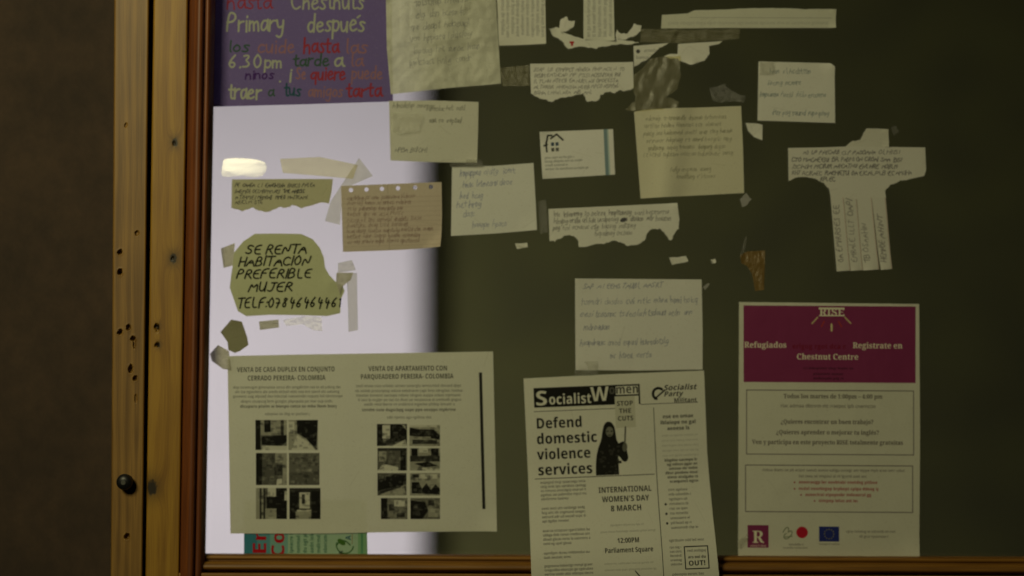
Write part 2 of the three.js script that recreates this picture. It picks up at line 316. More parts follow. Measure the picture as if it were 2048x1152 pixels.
{
  const kpx = (px, py) => [((px - lerp(308, 290, (py + 60) / 1290)) * S + 0.0355) / 0.09 * 128, (576 * S - at(px, py, 0.031).y) / 0.74 * 1024];
  const knots = [[347, 284, 5], [344, 516, 6], [313, 653, 3], [314, 689, 3], [301, 975, 9]].map(([x, y, r]) => [...kpx(x, y), r]);
  const pits = [[348, 287, 3, 4, 0.0005], [345, 517, 3, 3, 0.0006], [313, 653, 5, 5, 0.002], [315, 661, 3, 4, 0.0009], [314, 690, 4, 4, 0.002]];
  const stile = woodTexture([162, 122, 36], [118, 80, 17], 17, 128, 1024, knots, 26);
  framePart('stile', drawn(flatProfile(308, 377, 0.031, -0.004, 44), flatProfile(290, 357, 0.031, -0.004, 44), Y0, Y1, true, 520, pits, 0.09, 0.74), woodMat(stile));
  const red = woodTexture([122, 66, 26], [84, 40, 13], 29, 128, 1024, [], 40);
  const mould = (o) => [[369, 0.026], [371, 0.0245], [373, 0.026], [375, 0.0305], [378, 0.033], [384, 0.0345], [387, 0.0375], [391, 0.039], [396, 0.0387], [400, 0.0365], [402, 0.0325], [404, 0.031], [406, 0.0328], [410, 0.0335], [415, 0.0315], [419, 0.0265], [422, 0.021], [423.5, 0.016], [424, 0.008], [424.2, -0.002]].map(([x, z]) => [x + o, z]);
  framePart('side_moulding', drawn(mould(8), mould(-14), Y0, 1160, true, 60, [], 0.06, 0.74), woodMat(red));
  const brown = woodTexture([146, 102, 36], [98, 62, 18], 41, 128, 1024, [], 30);
  const rail = (o) => [[1108, -0.003], [1108.5, 0.006], [1110, 0.012], [1113, 0.0165], [1118, 0.018], [1120, 0.0145], [1123, 0.0145], [1125, 0.02], [1129, 0.0245], [1135, 0.026], [1139, 0.0255], [1141, 0.022], [1143, 0.014], [1149, 0.014]].map(([y, z]) => [y + o, z]);
  framePart('bottom_moulding', drawn(rail(-1.5), rail(6), 372, 2300, false, 60, [], 0.06, 0.74), woodMat(brown));
  const rp = (o) => flatProfile(1146.5 + o, 1290 + o, 0.03, -0.004, 10);
  framePart('bottom_rail', drawn(rp(-1.5), rp(6), 350, 2300, false, 60, [[1706, 1166, 6, 5, 0.002]], 0.06, 0.74), woodMat(brown));
  framePart('top_rail', drawn(flatProfile(-190, -110, 0.03, -0.004, 6), flatProfile(-186, -106, 0.03, -0.004, 6), 300, 2300, false, 20, [], 0.06, 0.74), woodMat(brown));
  framePart('stile', drawn(flatProfile(2240, 2310, 0.03, -0.004, 6), flatProfile(2230, 2300, 0.03, -0.004, 6), -190, 1290, true, 20, [], 0.06, 0.74), woodMat(stile));
  const a = at(395, -120, 0), b = at(2245, 1125, 0);
  const glass = framePart('glass_pane', new THREE.BoxGeometry(b.x - a.x, a.y - b.y, 0.004), new THREE.MeshPhysicalMaterial({ color: rgb(0.985, 1, 0.985), transmission: 1, thickness: 0, roughness: 0.03, ior: 1.5 }));
  glass.position.add(new THREE.Vector3((a.x + b.x) / 2, (a.y + b.y) / 2, -0.0025));
}

// ---------- sticky tape ----------
const tapeRelief = reliefTexture(71, 256, 14);
function tapeMaterial(color, through, rough, relief) {
  const b = tapeRelief.clone(); b.needsUpdate = true; b.repeat.set(0.6, 0.6);
  return new THREE.MeshPhysicalMaterial({ color, roughness: rough, transmission: through, thickness: 0, side: THREE.DoubleSide, bumpMap: b, bumpScale: relief, specularIntensity: 1 });
}
const CLEAR = tapeMaterial(rgb(0.97, 0.97, 0.94), 0.9, 0.2, 0.008), MATTE = tapeMaterial(rgb(0.84, 0.83, 0.78), 0.72, 0.5, 0.003), GREY = tapeMaterial(rgb(0.55, 0.53, 0.42), 0.3, 0.6, 0.002), BROWN = tapeMaterial(rgb(0.34, 0.22, 0.07), 0.5, 0.35, 0.004), FILM = tapeMaterial(rgb(0.95, 0.95, 0.92), 0.85, 0.17, 0.0003), HAZE = tapeMaterial(rgb(0.94, 0.9, 0.62), 0.92, 0.36, 0.006), SOFT = tapeMaterial(rgb(0.95, 0.95, 0.92), 0.8, 0.33, 0.002);
function tape(label, outline, mat, { parent, z = 0.0026, amp = 0.0006, lifts, bend, group, cell = 6, name } = {}) {
  const seed = seedCount++;
  const s = sheetGeometry(outline, z, bend ?? waves(seed, amp, lifts), cell);
  const m = mesh(name ?? (parent ? 'tape' : 'tape_scrap'), s.g, mat, parent ?? scene);
  m.position.copy(s.c); if (parent) m.position.sub(parent.position); else tag(m, label, 'tape', group);
  return m;
}
const crumple = (seed, a, len, tall) => (x, y) => waves(seed, tall ?? 0.001)(x, y) + 0.0008 + len * S * 0.075 * Math.max(0.15, 0.4 + noise.noise(x / 22, y / 22, seed)) * Math.sin(6.283 * (x * Math.cos(a) + y * Math.sin(a)) / len + 3 * noise.noise(x / 30, y / 30, seed + 9));
const rect = (x0, y0, x1, y1, skew = 0) => [[x0, y0], [x1, y0 + skew], [x1, y1 + skew], [x0, y1]];

// ---------- the notices ----------
const INK = 'rgba(70,76,112,0.34)', PENCIL = 'rgba(64,62,62,0.36)', BLUE = 'rgba(76,84,132,0.36)';

{ // purple poster
  const W = '#b4b9a2', G = '#3f5c4c', Rd = '#a33a48', T = '#a0747c';
  const m = paper('purple_poster', 'purple poster with chalky hand lettering ending 6.30pm, in the window corner', 'poster', {
    z: 0.0008, color: '#7869a2', through: 0.26, outline: [[412, -110], [782, -110], [784, 60], [786, 203], [600, 209], [412, 214]], gloss: 0.4,
    draw: c => {
      const w = (t, x0, x1, y, s, col, lw, k) => hand(c, t, x0, y, s, x1 - x0, col, lw, { seed: k, slant: 0.06 });
      w('Chestnuts', 582, 728, 18, 34, W, 3.6, 1); w('hasta', 452, 545, 18, 30, Rd, 3, 2);
      w('Primary', 452, 570, 63, 36, W, 4, 3); w('despues', 614, 730, 63, 36, W, 4, 4); hand(c, "'", 700, 50, 20, 8, W, 3.4, { seed: 5, slant: 0.4 });
      w('los', 456, 500, 104, 24, G, 3.4, 6); w('cuide', 514, 590, 106, 28, T, 3.2, 7); w('hasta', 606, 678, 106, 32, Rd, 4, 8); w('las', 690, 736, 106, 30, T, 3.2, 9);
      w('6.30pm', 456, 566, 136, 27, W, 3.6, 10); w('tarde', 586, 660, 132, 24, G, 3.6, 11); w('a', 666, 688, 134, 28, W, 4, 12); w('la', 700, 728, 132, 26, T, 3, 13);
      w('ninos', 490, 548, 158, 18, '#4a2a6e', 3, 14); w('.', 558, 566, 163, 22, W, 4, 15); w('!', 576, 586, 160, 26, W, 4, 16); w('Se', 592, 612, 158, 24, T, 3, 17); w('quiere', 620, 692, 160, 27, Rd, 3.8, 18); w('puede', 702, 766, 158, 26, T, 3, 19);
      w('traer', 456, 522, 198, 32, W, 4.2, 20); w('a', 536, 550, 192, 24, G, 3, 21); w('tus', 568, 602, 192, 26, '#2a5560', 3.6, 22); w('amigos', 616, 686, 194, 26, T, 3, 23); w('tarta', 692, 764, 194, 28, Rd, 4, 24);
    } });
}
{ // large sheet in a shiny sleeve at the top
  const m = paper('handwritten_note', 'big pale sheet in cloudy plastic taped beside the purple poster', 'notice', {
    z: 0.002, color: '#d8d9c6', through: 0.3, amp: 0.003, rough: 0.5, gloss: 0.9, relief: 0.006, outline: [[770, -100], [988, -100], [994, 40], [1002, 168], [900, 176], [782, 189], [774, 100]], lifts: [[1000, 168, 60, 0.003]],
    draw: (c, r) => { for (let y = -60; y < 150; y += 24) scrawl(c, r, 812 + r() * 20, 960, y, 12, 'rgba(80,80,88,0.34)', 1.2, -0.08); } });
  tape('', [[930, -20], [948, -20], [940, 18], [926, 32], [928, 10]], CLEAR, { parent: m, z: 0.006 });
}
paper('printed_sheet', 'printed sheet with upright columns of small type, taped at the top', 'notice', {
  z: 0.0012, outline: [[990, -80], [1089, -80], [1092, 88], [998, 92]], color: '#dcdccf',
  draw: (c, r) => { c.save(); c.translate(1000, 78); c.rotate(-Math.PI / 2); for (let k = 0; k < 9; k++) smallPrint(c, r, 2 + r() * 8, 165, 8 + k * 10, 6.5, 'rgba(50,50,55,0.55)'); c.restore(); } });
{ // remains of a tear-off flyer
  const base = paper('torn_flyer', 'remains of a tear off flyer with one printed strip left hanging upward', 'flyer', {
    z: 0.0012, color: '#dfe0d4', outline: torn([[1130, 66], [1166, 78], [1200, 76], [1262, 82], [1278, 86], [1240, 88], [1206, 93], [1195, 97], [1172, 94], [1136, 98], [1124, 82], [1106, 72], [1097, 58], [1112, 54], [1130, 66]], 2.5, 5, 3).slice(0, -1),
    draw: c => { c.fillStyle = '#b01818'; c.fillRect(1139, 83, 9, 3.4); c.fillRect(1142, 84, 4, 8); } });
  paper('tear_strip', '', '', { parent: base, z: 0.0014, color: '#dcddd0', outline: [[1167, -80], [1226, -80], [1229, 82], [1167, 80]],
    draw: (c, r) => { c.save(); c.translate(1172, 74); c.rotate(-Math.PI / 2); for (let k = 0; k < 5; k++) smallPrint(c, r, 0, 150, 8 + k * 11, 6.5, 'rgba(50,50,55,0.5)'); c.restore(); } });
  paper('torn_corner', '', '', { parent: base, z: 0.0018, amp: 0.002, outline: torn([[1119, 64], [1121, 40], [1132, 33], [1137, 42], [1151, 42], [1148, 52], [1134, 62], [1124, 66]], 2, 8, 3) });
  paper('torn_corner', '', '', { parent: base, z: 0.0018, amp: 0.002, outline: torn([[1232, 78], [1234, 58], [1242, 68], [1254, 68], [1268, 47], [1283, 52], [1282, 62], [1266, 74], [1250, 80]], 2, 9, 3) });
}
paper('torn_note', 'torn handwritten note whose ragged foot hangs above the house logo card', 'notice', {
  z: 0.0016, outline: [[1060, 128], [1266, 124], [1267, 176], ...torn([[1267, 176], [1255, 181], [1240, 180], [1230, 187], [1212, 184], [1200, 190], [1194, 202], [1174, 203], [1166, 187], [1140, 193], [1112, 199], [1098, 203], [1084, 198], [1062, 187]], 2.4, 12, 3).slice(1)],
  draw: (c, r) => { for (let k = 0; k < 5; k++) scrawl(c, r, 1068, 1256 - (k === 4 ? 60 : 0), 143 + k * 11.5, 8, PENCIL, 1.3, -0.01, true); } });
paper('paper_scrap', 'printed triangular paper scrap above the crumpled clear tape', 'paper scrap', {
  z: 0.0012, outline: [[1267, 92], [1338, 86], ...torn([[1338, 86], [1318, 96], [1300, 114], [1276, 130]], 2, 14, 3).slice(1), [1268, 134]],
  draw: (c, r) => { c.fillStyle = '#555'; c.beginPath(); c.arc(1276, 103, 4, 0, 7); c.fill(); smallPrint(c, r, 1288, 1318, 104, 7, 'rgba(60,60,60,.6)'); smallPrint(c, r, 1272, 1296, 118, 7, 'rgba(60,60,60,.6)'); } });
paper('paper_scrap', 'torn white scrap shaped like a cup under the long paper strip', 'paper scrap', {
  z: 0.0014, lifts: [[1385, 130, 26, 0.003]], outline: [[1356, 88], [1405, 85], [1445, 82], [1438, 88], [1418, 92], [1419, 108], ...torn([[1419, 108], [1408, 122], [1382, 130], [1360, 122], [1356, 117]], 1.4, 18, 3).slice(1), [1340, 117], [1329, 112], [1340, 108], [1355, 108]] });
paper('paper_strip', 'long narrow strip of white paper left from a torn notice', 'paper strip', {
  z: 0.0012, color: '#d9dac8', through: 0.18, outline: [[1324, 30], [1375, 27], [1388, 21], ...torn([[1388, 21], [1470, 18], [1545, 16], [1610, 19], [1672, 19]], 1.2, 22, 4).slice(1), [1671, 56], [1450, 56], [1322, 57]],
  draw: (c, r) => { c.strokeStyle = 'rgba(90,90,80,.35)'; c.lineWidth = 1; c.beginPath(); c.moveTo(1380, 35); c.lineTo(1664, 36); c.stroke(); smallPrint(c, r, 1336, 1655, 48, 6, 'rgba(90,90,84,.3)'); } });
{
  const m = paper('handwritten_note', 'small white note with a clipped corner above the T shaped flyer', 'notice', {
    z: 0.0014, outline: [[1517, 123], [1640, 126], [1660, 127], [1669, 134], [1670, 246], [1515, 241]], lifts: [[1668, 130, 34, 0.004]],
    draw: (c, r) => { for (const [y, a, b] of [[147, 1540, 1640], [170, 1534, 1622], [193, 1520, 1650], [229, 1544, 1660]]) scrawl(c, r, a, b, y, 9, 'rgba(60,80,90,0.4)', 1.2, 0.01); } });
  tape('', rect(1519, 124, 1548, 150), CLEAR, { parent: m, z: 0.0034 });
}
paper('ruled_note', 'large cream handwritten sheet creased down its middle', 'notice', {
  z: 0.0014, color: '#d9d6bd', outline: [[1276, 222], [1300, 219], [1482, 212], [1486, 300], [1488, 386], [1281, 397], [1268, 224]],
  bend: (x, y) => { const f = x - (1330 + (400 - y) * 0.12), w = waves(3, 0.001)(x, y); return w + 0.0045 * Math.exp(-(f * f) / 900); }, amp: 0.001,
  draw: (c, r) => { for (let k = 0; k < 9; k++) { const y = 242 + k * 14.5; if (k === 6) continue; scrawl(c, r, 1284 + r() * 16 + (k > 6 ? 55 : 0), 1476 - (k > 6 ? 30 : 0) - r() * 30, y, 8, 'rgba(90,86,64,0.36)', 1.1, -0.03); } } });
{ // card with the house logo
  paper('business_card', 'business card with a house logo and teal stripe', 'card', {
    z: 0.0012, amp: 0.0003, color: '#e6e6e0', gloss: 0.5, outline: [[1079, 264], [1226, 258], [1230, 349], [1085, 358]],
    draw: (c, r) => {
      c.save(); c.translate(1079, 264); c.rotate(-0.045); c.strokeStyle = '#33342f'; c.lineWidth = 3.4;
      c.beginPath(); c.moveTo(13, 22); c.lineTo(16, 8); c.lineTo(24, 8); c.moveTo(22, 14); c.lineTo(34, 6); c.lineTo(46, 18); c.moveTo(12, 22); c.lineTo(13, 40); c.moveTo(8, 28); c.lineTo(14, 26); c.stroke();
      for (const [x, y] of [[22, 22], [31, 22], [22, 33], [31, 33]]) { c.fillStyle = y < 30 ? '#3e4f63' : '#5c5c55'; c.fillRect(x, y, 6, 7); }
      for (const [k, w] of [[0, 58], [1, 74], [2, 44], [3, 86]]) smallPrint(c, r, 8, 8 + w, 54 + k * 7.6, 4.6, 'rgba(50,52,52,.8)');
      c.fillStyle = '#7c949c'; c.fillRect(128, -6, 7, 108); c.fillStyle = '#b7c9c6'; c.fillRect(135, -6, 3, 108); c.restore();
    } });
}
{ // note with glossy tape
  const m = paper('handwritten_note', 'white note with a shiny curl of tape, below the big cloudy sheet', 'notice', {
    z: 0.0012, through: 0.26, color: '#dcdccb', outline: [[778, 202], [870, 201], [957, 204], [956, 265], [954, 326], [850, 324], [781, 321]], amp: 0.001, lifts: [[957, 326, 40, 0.003]],
    draw: (c, r) => { scrawl(c, r, 786, 880, 216, 9, 'rgba(70,70,60,.4)', 1.3); scrawl(c, r, 852, 950, 221, 9, 'rgba(70,70,60,.42)', 1.3); scrawl(c, r, 858, 930, 245, 9, 'rgba(70,70,60,.4)', 1.3); scrawl(c, r, 790, 884, 304, 10, 'rgba(60,60,60,.36)', 1.3, 0, true); } });
  tape('', [[782, 226], [838, 224], [846, 232], [838, 262], [800, 270], [784, 262]], CLEAR, { parent: m, z: 0.0046, amp: 0.002 });
  tape('', rect(932, 318, 964, 332, 2), CLEAR, { parent: m, z: 0.0042 });
}
{ // spiral notebook page, with its punched holes
  const top = (x) => 372 - (x - 682) * 8 / 201, out = [[682, 372]];
  for (const hx of [702, 733, 764, 796, 830, 862]) {
    const ty = top(hx), cy = ty + 9, rr = 4.4; out.push([hx, ty], [hx, cy - rr]);
    for (let k = 1; k <= 14; k++) { const a = -Math.PI / 2 - k / 14 * Math.PI * 2 * 0.999; out.push([hx + Math.cos(a) * rr, cy + Math.sin(a) * rr]); }
    out.push([hx + 0.06, ty]);
  }
  out.push([883, 364], [884, 430], [882, 494], [800, 500], [686, 504], [684, 440]);
  const m = paper('notebook_page', 'pinkish notebook page with punched holes along its top', 'notice', {
    z: 0.0014, color: '#c9bcab', through: 0.14, outline: out, cell: 10, bend: (x, y) => { const w = waves(8, 0.0008)(x, y), d = ((x - 883) + (y - 497)) / 1.414 + 26; return w + (d > 0 ? 0.00026 * d * d / 26 * 4 : 0); },
    draw: (c, r) => {
      c.strokeStyle = 'rgba(120,90,80,.22)'; c.lineWidth = 0.7; for (let k = 0; k < 11; k++) { c.beginPath(); c.moveTo(684, 398 + k * 9.6); c.lineTo(884, 392 + k * 9.6); c.stroke(); }
      for (let k = 0; k < 9; k++) scrawl(c, r, 694, 870 - r() * 60, 400 + k * 11, 8, 'rgba(96,66,66,.34)', 1.2, -0.03);
      c.strokeStyle = 'rgba(90,70,60,.25)'; c.lineWidth = 1; c.beginPath(); c.moveTo(775, 370); c.lineTo(779, 502); c.stroke();
    } });
}
{
  const m = paper('handwritten_note', 'white note written in blue pen beside the punched notebook page', 'notice', {
    z: 0.0012, color: '#dedfd8', outline: [[904, 334], [985, 332], [1067, 326], [1071, 400], [1074, 460], [990, 467], [902, 472]], lifts: [[1074, 460, 44, 0.003]],
    draw: (c, r) => { for (const [y, a, b] of [[352, 920, 1044], [375, 926, 1046], [398, 920, 966], [416, 914, 992], [434, 926, 984], [455, 944, 1046]]) scrawl(c, r, a, b, y, 11, BLUE, 1.3, -0.06); } });
  tape('', rect(900, 324, 966, 334, -1), CLEAR, { parent: m, z: 0.0034 });
}
paper('torn_note', 'wide torn note with scalloped bites along its lower edge', 'notice', {
  z: 0.0014, outline: [[1097, 418], [1230, 412], [1354, 406], [1359, 440], ...torn([[1359, 440], [1358, 458], [1350, 466], [1343, 480], [1336, 476], [1328, 464], [1320, 457], [1308, 458], [1297, 464], [1290, 480], [1280, 487], [1256, 492], [1240, 484], [1228, 481], [1208, 488], [1188, 489], [1158, 494], [1154, 478], [1144, 472], [1130, 471], [1118, 478], [1110, 484], [1099, 482]], 2.2, 31, 2).slice(1)],
  draw: (c, r) => { for (const [y, a, b] of [[434, 1108, 1340], [447, 1108, 1340], [460, 1106, 1290], [471, 1190, 1284]]) scrawl(c, r, a, b, y, 9, PENCIL, 1.4, -0.03); c.fillStyle = 'rgba(40,40,50,.7)'; c.beginPath(); c.ellipse(1247, 440, 7, 4, -0.3, 0, 7); c.fill(); } });
paper('paper_scrap', 'curved paper scrap between the cream sheet and the clipped corner note', 'paper scrap', { z: 0.0012, outline: [[1491, 246], [1515, 247], [1525, 250], [1524, 281], [1508, 274], [1496, 262]], lifts: [[1524, 281, 26, 0.003]] });
paper('paper_scrap', 'tiny pale scrap stuck under the blue pen note', 'paper scrap', { z: 0.0012, outline: torn([[1030, 487], [1054, 485], [1056, 494], [1034, 498]], 1, 41, 2) });
paper('paper_scrap', 'small rounded white scrap below the scalloped torn note', 'paper scrap', { z: 0.0012, outline: torn([[1338, 515], [1372, 512], [1376, 523], [1344, 530]], 1.2, 43, 2) });
paper('paper_scrap', 'tiny speck of white paper right of the rounded scrap', 'paper scrap', { z: 0.0012, outline: torn([[1421, 519], [1430, 517], [1432, 525], [1424, 527]], 0.8, 44, 2) });

{ // T shaped tear-off flyer
  const head = paper('tear_off_flyer', 'T shaped handwritten flyer with tear off tabs left in its middle', 'flyer', {
    z: 0.0014, color: '#dcdbd0', outline: [[1576, 296], [1640, 295], [1700, 293], [1776, 294], [1850, 295], [1852, 340], [1848, 352], [1820, 358], ...torn([[1820, 358], [1800, 361], [1780, 370], [1770, 382]], 1.4, 51, 3).slice(1), [1772, 396], [1662, 400], [1658, 378], ...torn([[1658, 378], [1648, 366], [1630, 357], [1608, 354], [1590, 356], [1577, 362]], 1.2, 52, 3).slice(1)],
    draw: (c, r) => { for (const [y, a, b] of [[309, 1606, 1800], [323, 1584, 1800], [337, 1584, 1806], [350, 1584, 1840], [362, 1640, 1700]]) scrawl(c, r, a, b, y, 9, 'rgba(56,54,58,.46)', 1.5, 0, true); } });
  const tabs = [[1661, 1687, 1673, 1700], [1687.5, 1713, 1700.5, 1725], [1713.5, 1743, 1725.5, 1757.5], [1743.5, 1771, 1760, 1783]];
  tabs.forEach(([a, b, c0, d], k) => paper('tear_tab', '', '', { parent: head, z: 0.00155 + k * 0.00008, color: ['#dad9ce', '#d7d6cb'][k % 2], outline: [[a, 395], [b, 395], [d, 541 - k], [c0, 543 - k]], lifts: [[(c0 + d) / 2, 543, 60, 0.002 + 0.0012 * k]],
    draw: (c, r) => { c.save(); c.translate((a + c0) / 2 + 18, 528); c.rotate(-Math.PI / 2 - 0.08); scrawl(c, r, 4, 128, 2, 12, 'rgba(64,60,62,.42)', 1.5, 0, true); c.restore(); c.strokeStyle = 'rgba(150,70,50,.35)'; c.lineWidth = 1; c.beginPath(); c.moveTo(b - 1, 395); c.lineTo(d - 1, 541); c.stroke(); } }));
  paper('torn_corner', '', '', { parent: head, z: 0.0011, color: '#d6d5c8', outline: torn([[1690, 294], [1704, 282], [1720, 280], [1728, 264], [1733, 257], [1776, 259], [1777, 294]], 1.2, 55, 3) });
}
{ // white note over the newsletter
  const m = paper('handwritten_note', 'white note in faint blue pen right above the newsletter', 'notice', {
    z: 0.0012, color: '#e0e0d8', outline: [[1150, 557], [1280, 558], [1403, 559], [1405, 660], [1405, 739], [1280, 741], [1151, 740]],
    draw: (c, r) => { for (const [y, a, b] of [[578, 1166, 1362], [609, 1164, 1396], [634, 1160, 1394], [660, 1168, 1240], [692, 1160, 1356], [716, 1220, 1322]]) scrawl(c, r, a, b, y, 11, INK, 1.4, -0.02, y < 580); } });
  tape('', rect(1150, 724, 1196, 752, -2), CLEAR, { parent: m, z: 0.0032 });
}
{ // newsletter flyer that curls out over the rail
  const BL = '#1f1f1c', GR = 'rgba(36,36,32,.95)', SANS = 'bold #px sans-serif';
  paper('newsletter', 'black and white newsletter headed Defend domestic violence services', 'newsletter', {
    z: 0.0016, color: '#dcdccd', cell: 12, outline: [[1047, 757], [1230, 748], [1408, 741], [1414, 900], [1420, 985], [1424, 1050], [1432, 1160], [1436, 1210], [1066, 1210], [1062, 1140], [1056, 950]],
    bend: (x, y) => waves(15, 0.0008)(x, y) + 0.036 * Math.pow(smooth(900, 1150, y), 1.3),
    draw: (c, r) => {
      c.save(); c.transform(1, -0.04, 0.045, 1, -35, 42);            // the sheet hangs slightly askew
      const X = 0;
      c.fillStyle = BL; c.fillRect(1067, 777, 164, 39); c.fillRect(1231, 777, 48, 3); c.fillRect(1231, 797, 48, 3); c.fillRect(1276, 777, 3, 40); c.fillRect(1216, 797, 18, 19);
      type(c, 'S', 1069, 812, 40, SANS, '#dcdccd', { width: 26 }); type(c, 'ocialist', 1096, 811, 28, SANS, '#dcdccd', { width: 86 });
      type(c, 'W', 1180, 808, 40, SANS, '#dcdccd', { width: 37 }); type(c, 'omen', 1217, 795, 24, SANS, '#dcdccd', { width: 60 });
      c.fillStyle = '#dcdccd'; c.fillRect(1231, 780, 45, 17); type(c, 'omen', 1217, 795, 24, SANS, '#55554c', { width: 60 });
      c.strokeStyle = GR; c.lineWidth = 1; c.beginPath(); c.moveTo(1066, 824); c.lineTo(1228, 824); c.moveTo(1280, 818); c.lineTo(1394, 818); c.stroke();
      // party emblem and name
      c.strokeStyle = BL; c.lineWidth = 5; c.beginPath(); c.arc(1316, 798, 11, 2.0, 5.4); c.stroke(); c.lineWidth = 3; c.beginPath(); c.moveTo(1308, 808); c.lineTo(1328, 792); c.stroke();
      type(c, 'Socialist', 1326, 792, 15, 'bold italic #px sans-serif', BL, { width: 66 }); type(c, 'Party', 1326, 804, 14, 'bold italic #px sans-serif', BL, { width: 38 }); type(c, 'Militant', 1346, 817, 12, 'bold #px sans-serif', GR, { width: 46 });
      // headline
      ['Defend', 'domestic', 'violence', 'services'].forEach((t, k) => type(c, t, 1068, 858 + k * 31, 29, SANS, BL, { width: [94, 122, 108, 110][k] }));
      // placard
      c.fillStyle = '#c9c9b6'; c.fillRect(1228, 800, 40, 63); ['STOP', 'THE', 'CUTS'].forEach((t, k) => type(c, t, 1248, 819 + k * 15, 13, SANS, '#44443c', { align: 'center', width: [33, 25, 32][k] }));
      // woman holding the placard
      c.strokeStyle = '#5a5a50'; c.lineWidth = 3; c.beginPath(); c.moveTo(1247, 862); c.lineTo(1243, 912); c.stroke();
      c.fillStyle = '#22221e'; c.beginPath(); c.moveTo(1184, 956); c.bezierCurveTo(1184, 925, 1188, 908, 1194, 894); c.bezierCurveTo(1200, 884, 1200, 862, 1206, 854); c.bezierCurveTo(1212, 846, 1222, 850, 1225, 862); c.bezierCurveTo(1228, 876, 1226, 886, 1232, 894); c.lineTo(1241, 890); c.lineTo(1246, 896); c.lineTo(1250, 922); c.bezierCurveTo(1248, 934, 1240, 934, 1234, 922); c.lineTo(1230, 918); c.lineTo(1230, 956); c.closePath(); c.fill();
      c.fillStyle = '#7d7d70'; c.beginPath(); c.ellipse(1215, 870, 7.5, 10, 0, 0, 7); c.fill(); c.fillStyle = '#68685c'; c.beginPath(); c.ellipse(1244, 902, 5, 9, 0.1, 0, 7); c.fill();
      c.fillStyle = '#3a3a33'; for (let k = 0; k < 26; k++) c.fillRect(1190 + r() * 40, 895 + r() * 58, 2 + r() * 6, 2 + r() * 4);
      c.fillStyle = '#2a2a25'; c.fillRect(1209, 868, 4, 2); c.fillRect(1217, 868, 4, 2); c.fillRect(1212, 876, 6, 1.6);
      c.strokeStyle = GR; c.lineWidth = 1.2; c.beginPath(); c.moveTo(1062, 958); c.lineTo(1300, 958); c.moveTo(1305, 826); c.lineTo(1305, 1190); c.stroke();
      // left column
      for (const [y, n, w] of [[968, 5, 90], [1018, 4, 86], [1060, 4, 92], [1102, 2, 90], [1126, 4, 94], [1164, 3, 80]]) for (let k = 0; k < n; k++) smallPrint(c, r, 1072, 1072 + (k === n - 1 ? w * 0.6 : w), y + k * 8, 5, GR);
      // middle column
      const mid = (t, y, s, w) => type(c, t, 1240, y, s, SANS, '#33332d', { align: 'center', width: w });
      mid('INTERNATIONAL', 990, 15, 106); mid("WOMEN'S DAY", 1008, 15, 94); mid('8 MARCH', 1026, 15, 62);
      smallPrint(c, r, 1206, 1274, 1054, 4, 'rgba(60,60,50,.5)'); smallPrint(c, r, 1186, 1294, 1066, 4, 'rgba(60,60,50,.5)');
      mid('12:00PM', 1086, 13, 44); mid('Parliament Square', 1104, 13, 96);
      smallPrint(c, r, 1190, 1286, 1126, 4, 'rgba(60,60,50,.45)'); smallPrint(c, r, 1190, 1290, 1138, 4, 'rgba(60,60,50,.45)');
      mid('5:30PM', 1164, 13, 42); c.strokeStyle = GR; c.lineWidth = 2; c.beginPath(); c.moveTo(1250, 1140); c.lineTo(1258, 1150); c.stroke();
      // right column
      for (const [k, w] of [[0, 60], [1, 70], [2, 44]]) smallPrint(c, r, 1352 - w / 2, 1352 + w / 2, 848 + k * 12, 7.5, GR, 0, 0.32);
      for (let k = 0; k < 5; k++) smallPrint(c, r, 1318, 1390, 884 + k * 10, 4, 'rgba(60,60,50,.4)');
      for (let k = 0; k < 6; k++) smallPrint(c, r, 1322 + (k % 3) * 4, 1386, 934 + k * 8.4, 5.6, GR, 0, 0.3);
      for (let k = 0; k < 9; k++) { smallPrint(c, r, 1326, 1380 - r() * 20, 992 + k * 9, 5, GR); if (k > 2 && k % 2) { c.fillStyle = BL; c.beginPath(); c.arc(1319, 990 + k * 9, 2.2, 0, 7); c.fill(); } }
      smallPrint(c, r, 1320, 1388, 1088, 5, GR); for (let k = 0; k < 5; k++) smallPrint(c, r, 1320, 1342, 1100 + k * 8, 4.6, GR);
      c.strokeStyle = GR; c.lineWidth = 2; c.strokeRect(1349, 1098, 46, 42); smallPrint(c, r, 1354, 1390, 1108, 5, GR); smallPrint(c, r, 1355, 1389, 1120, 5.5, '#33332d', 0, 0.34); type(c, 'OUT!', 1355, 1134, 13, SANS, '#33332d', { width: 34 });
      smallPrint(c, r, 1322, 1384, 1152, 5, GR); smallPrint(c, r, 1322, 1372, 1160, 5, GR); smallPrint(c, r, 1322, 1392, 1182, 11, '#33332d', 0, 0.3);
      c.restore();
    } });
}
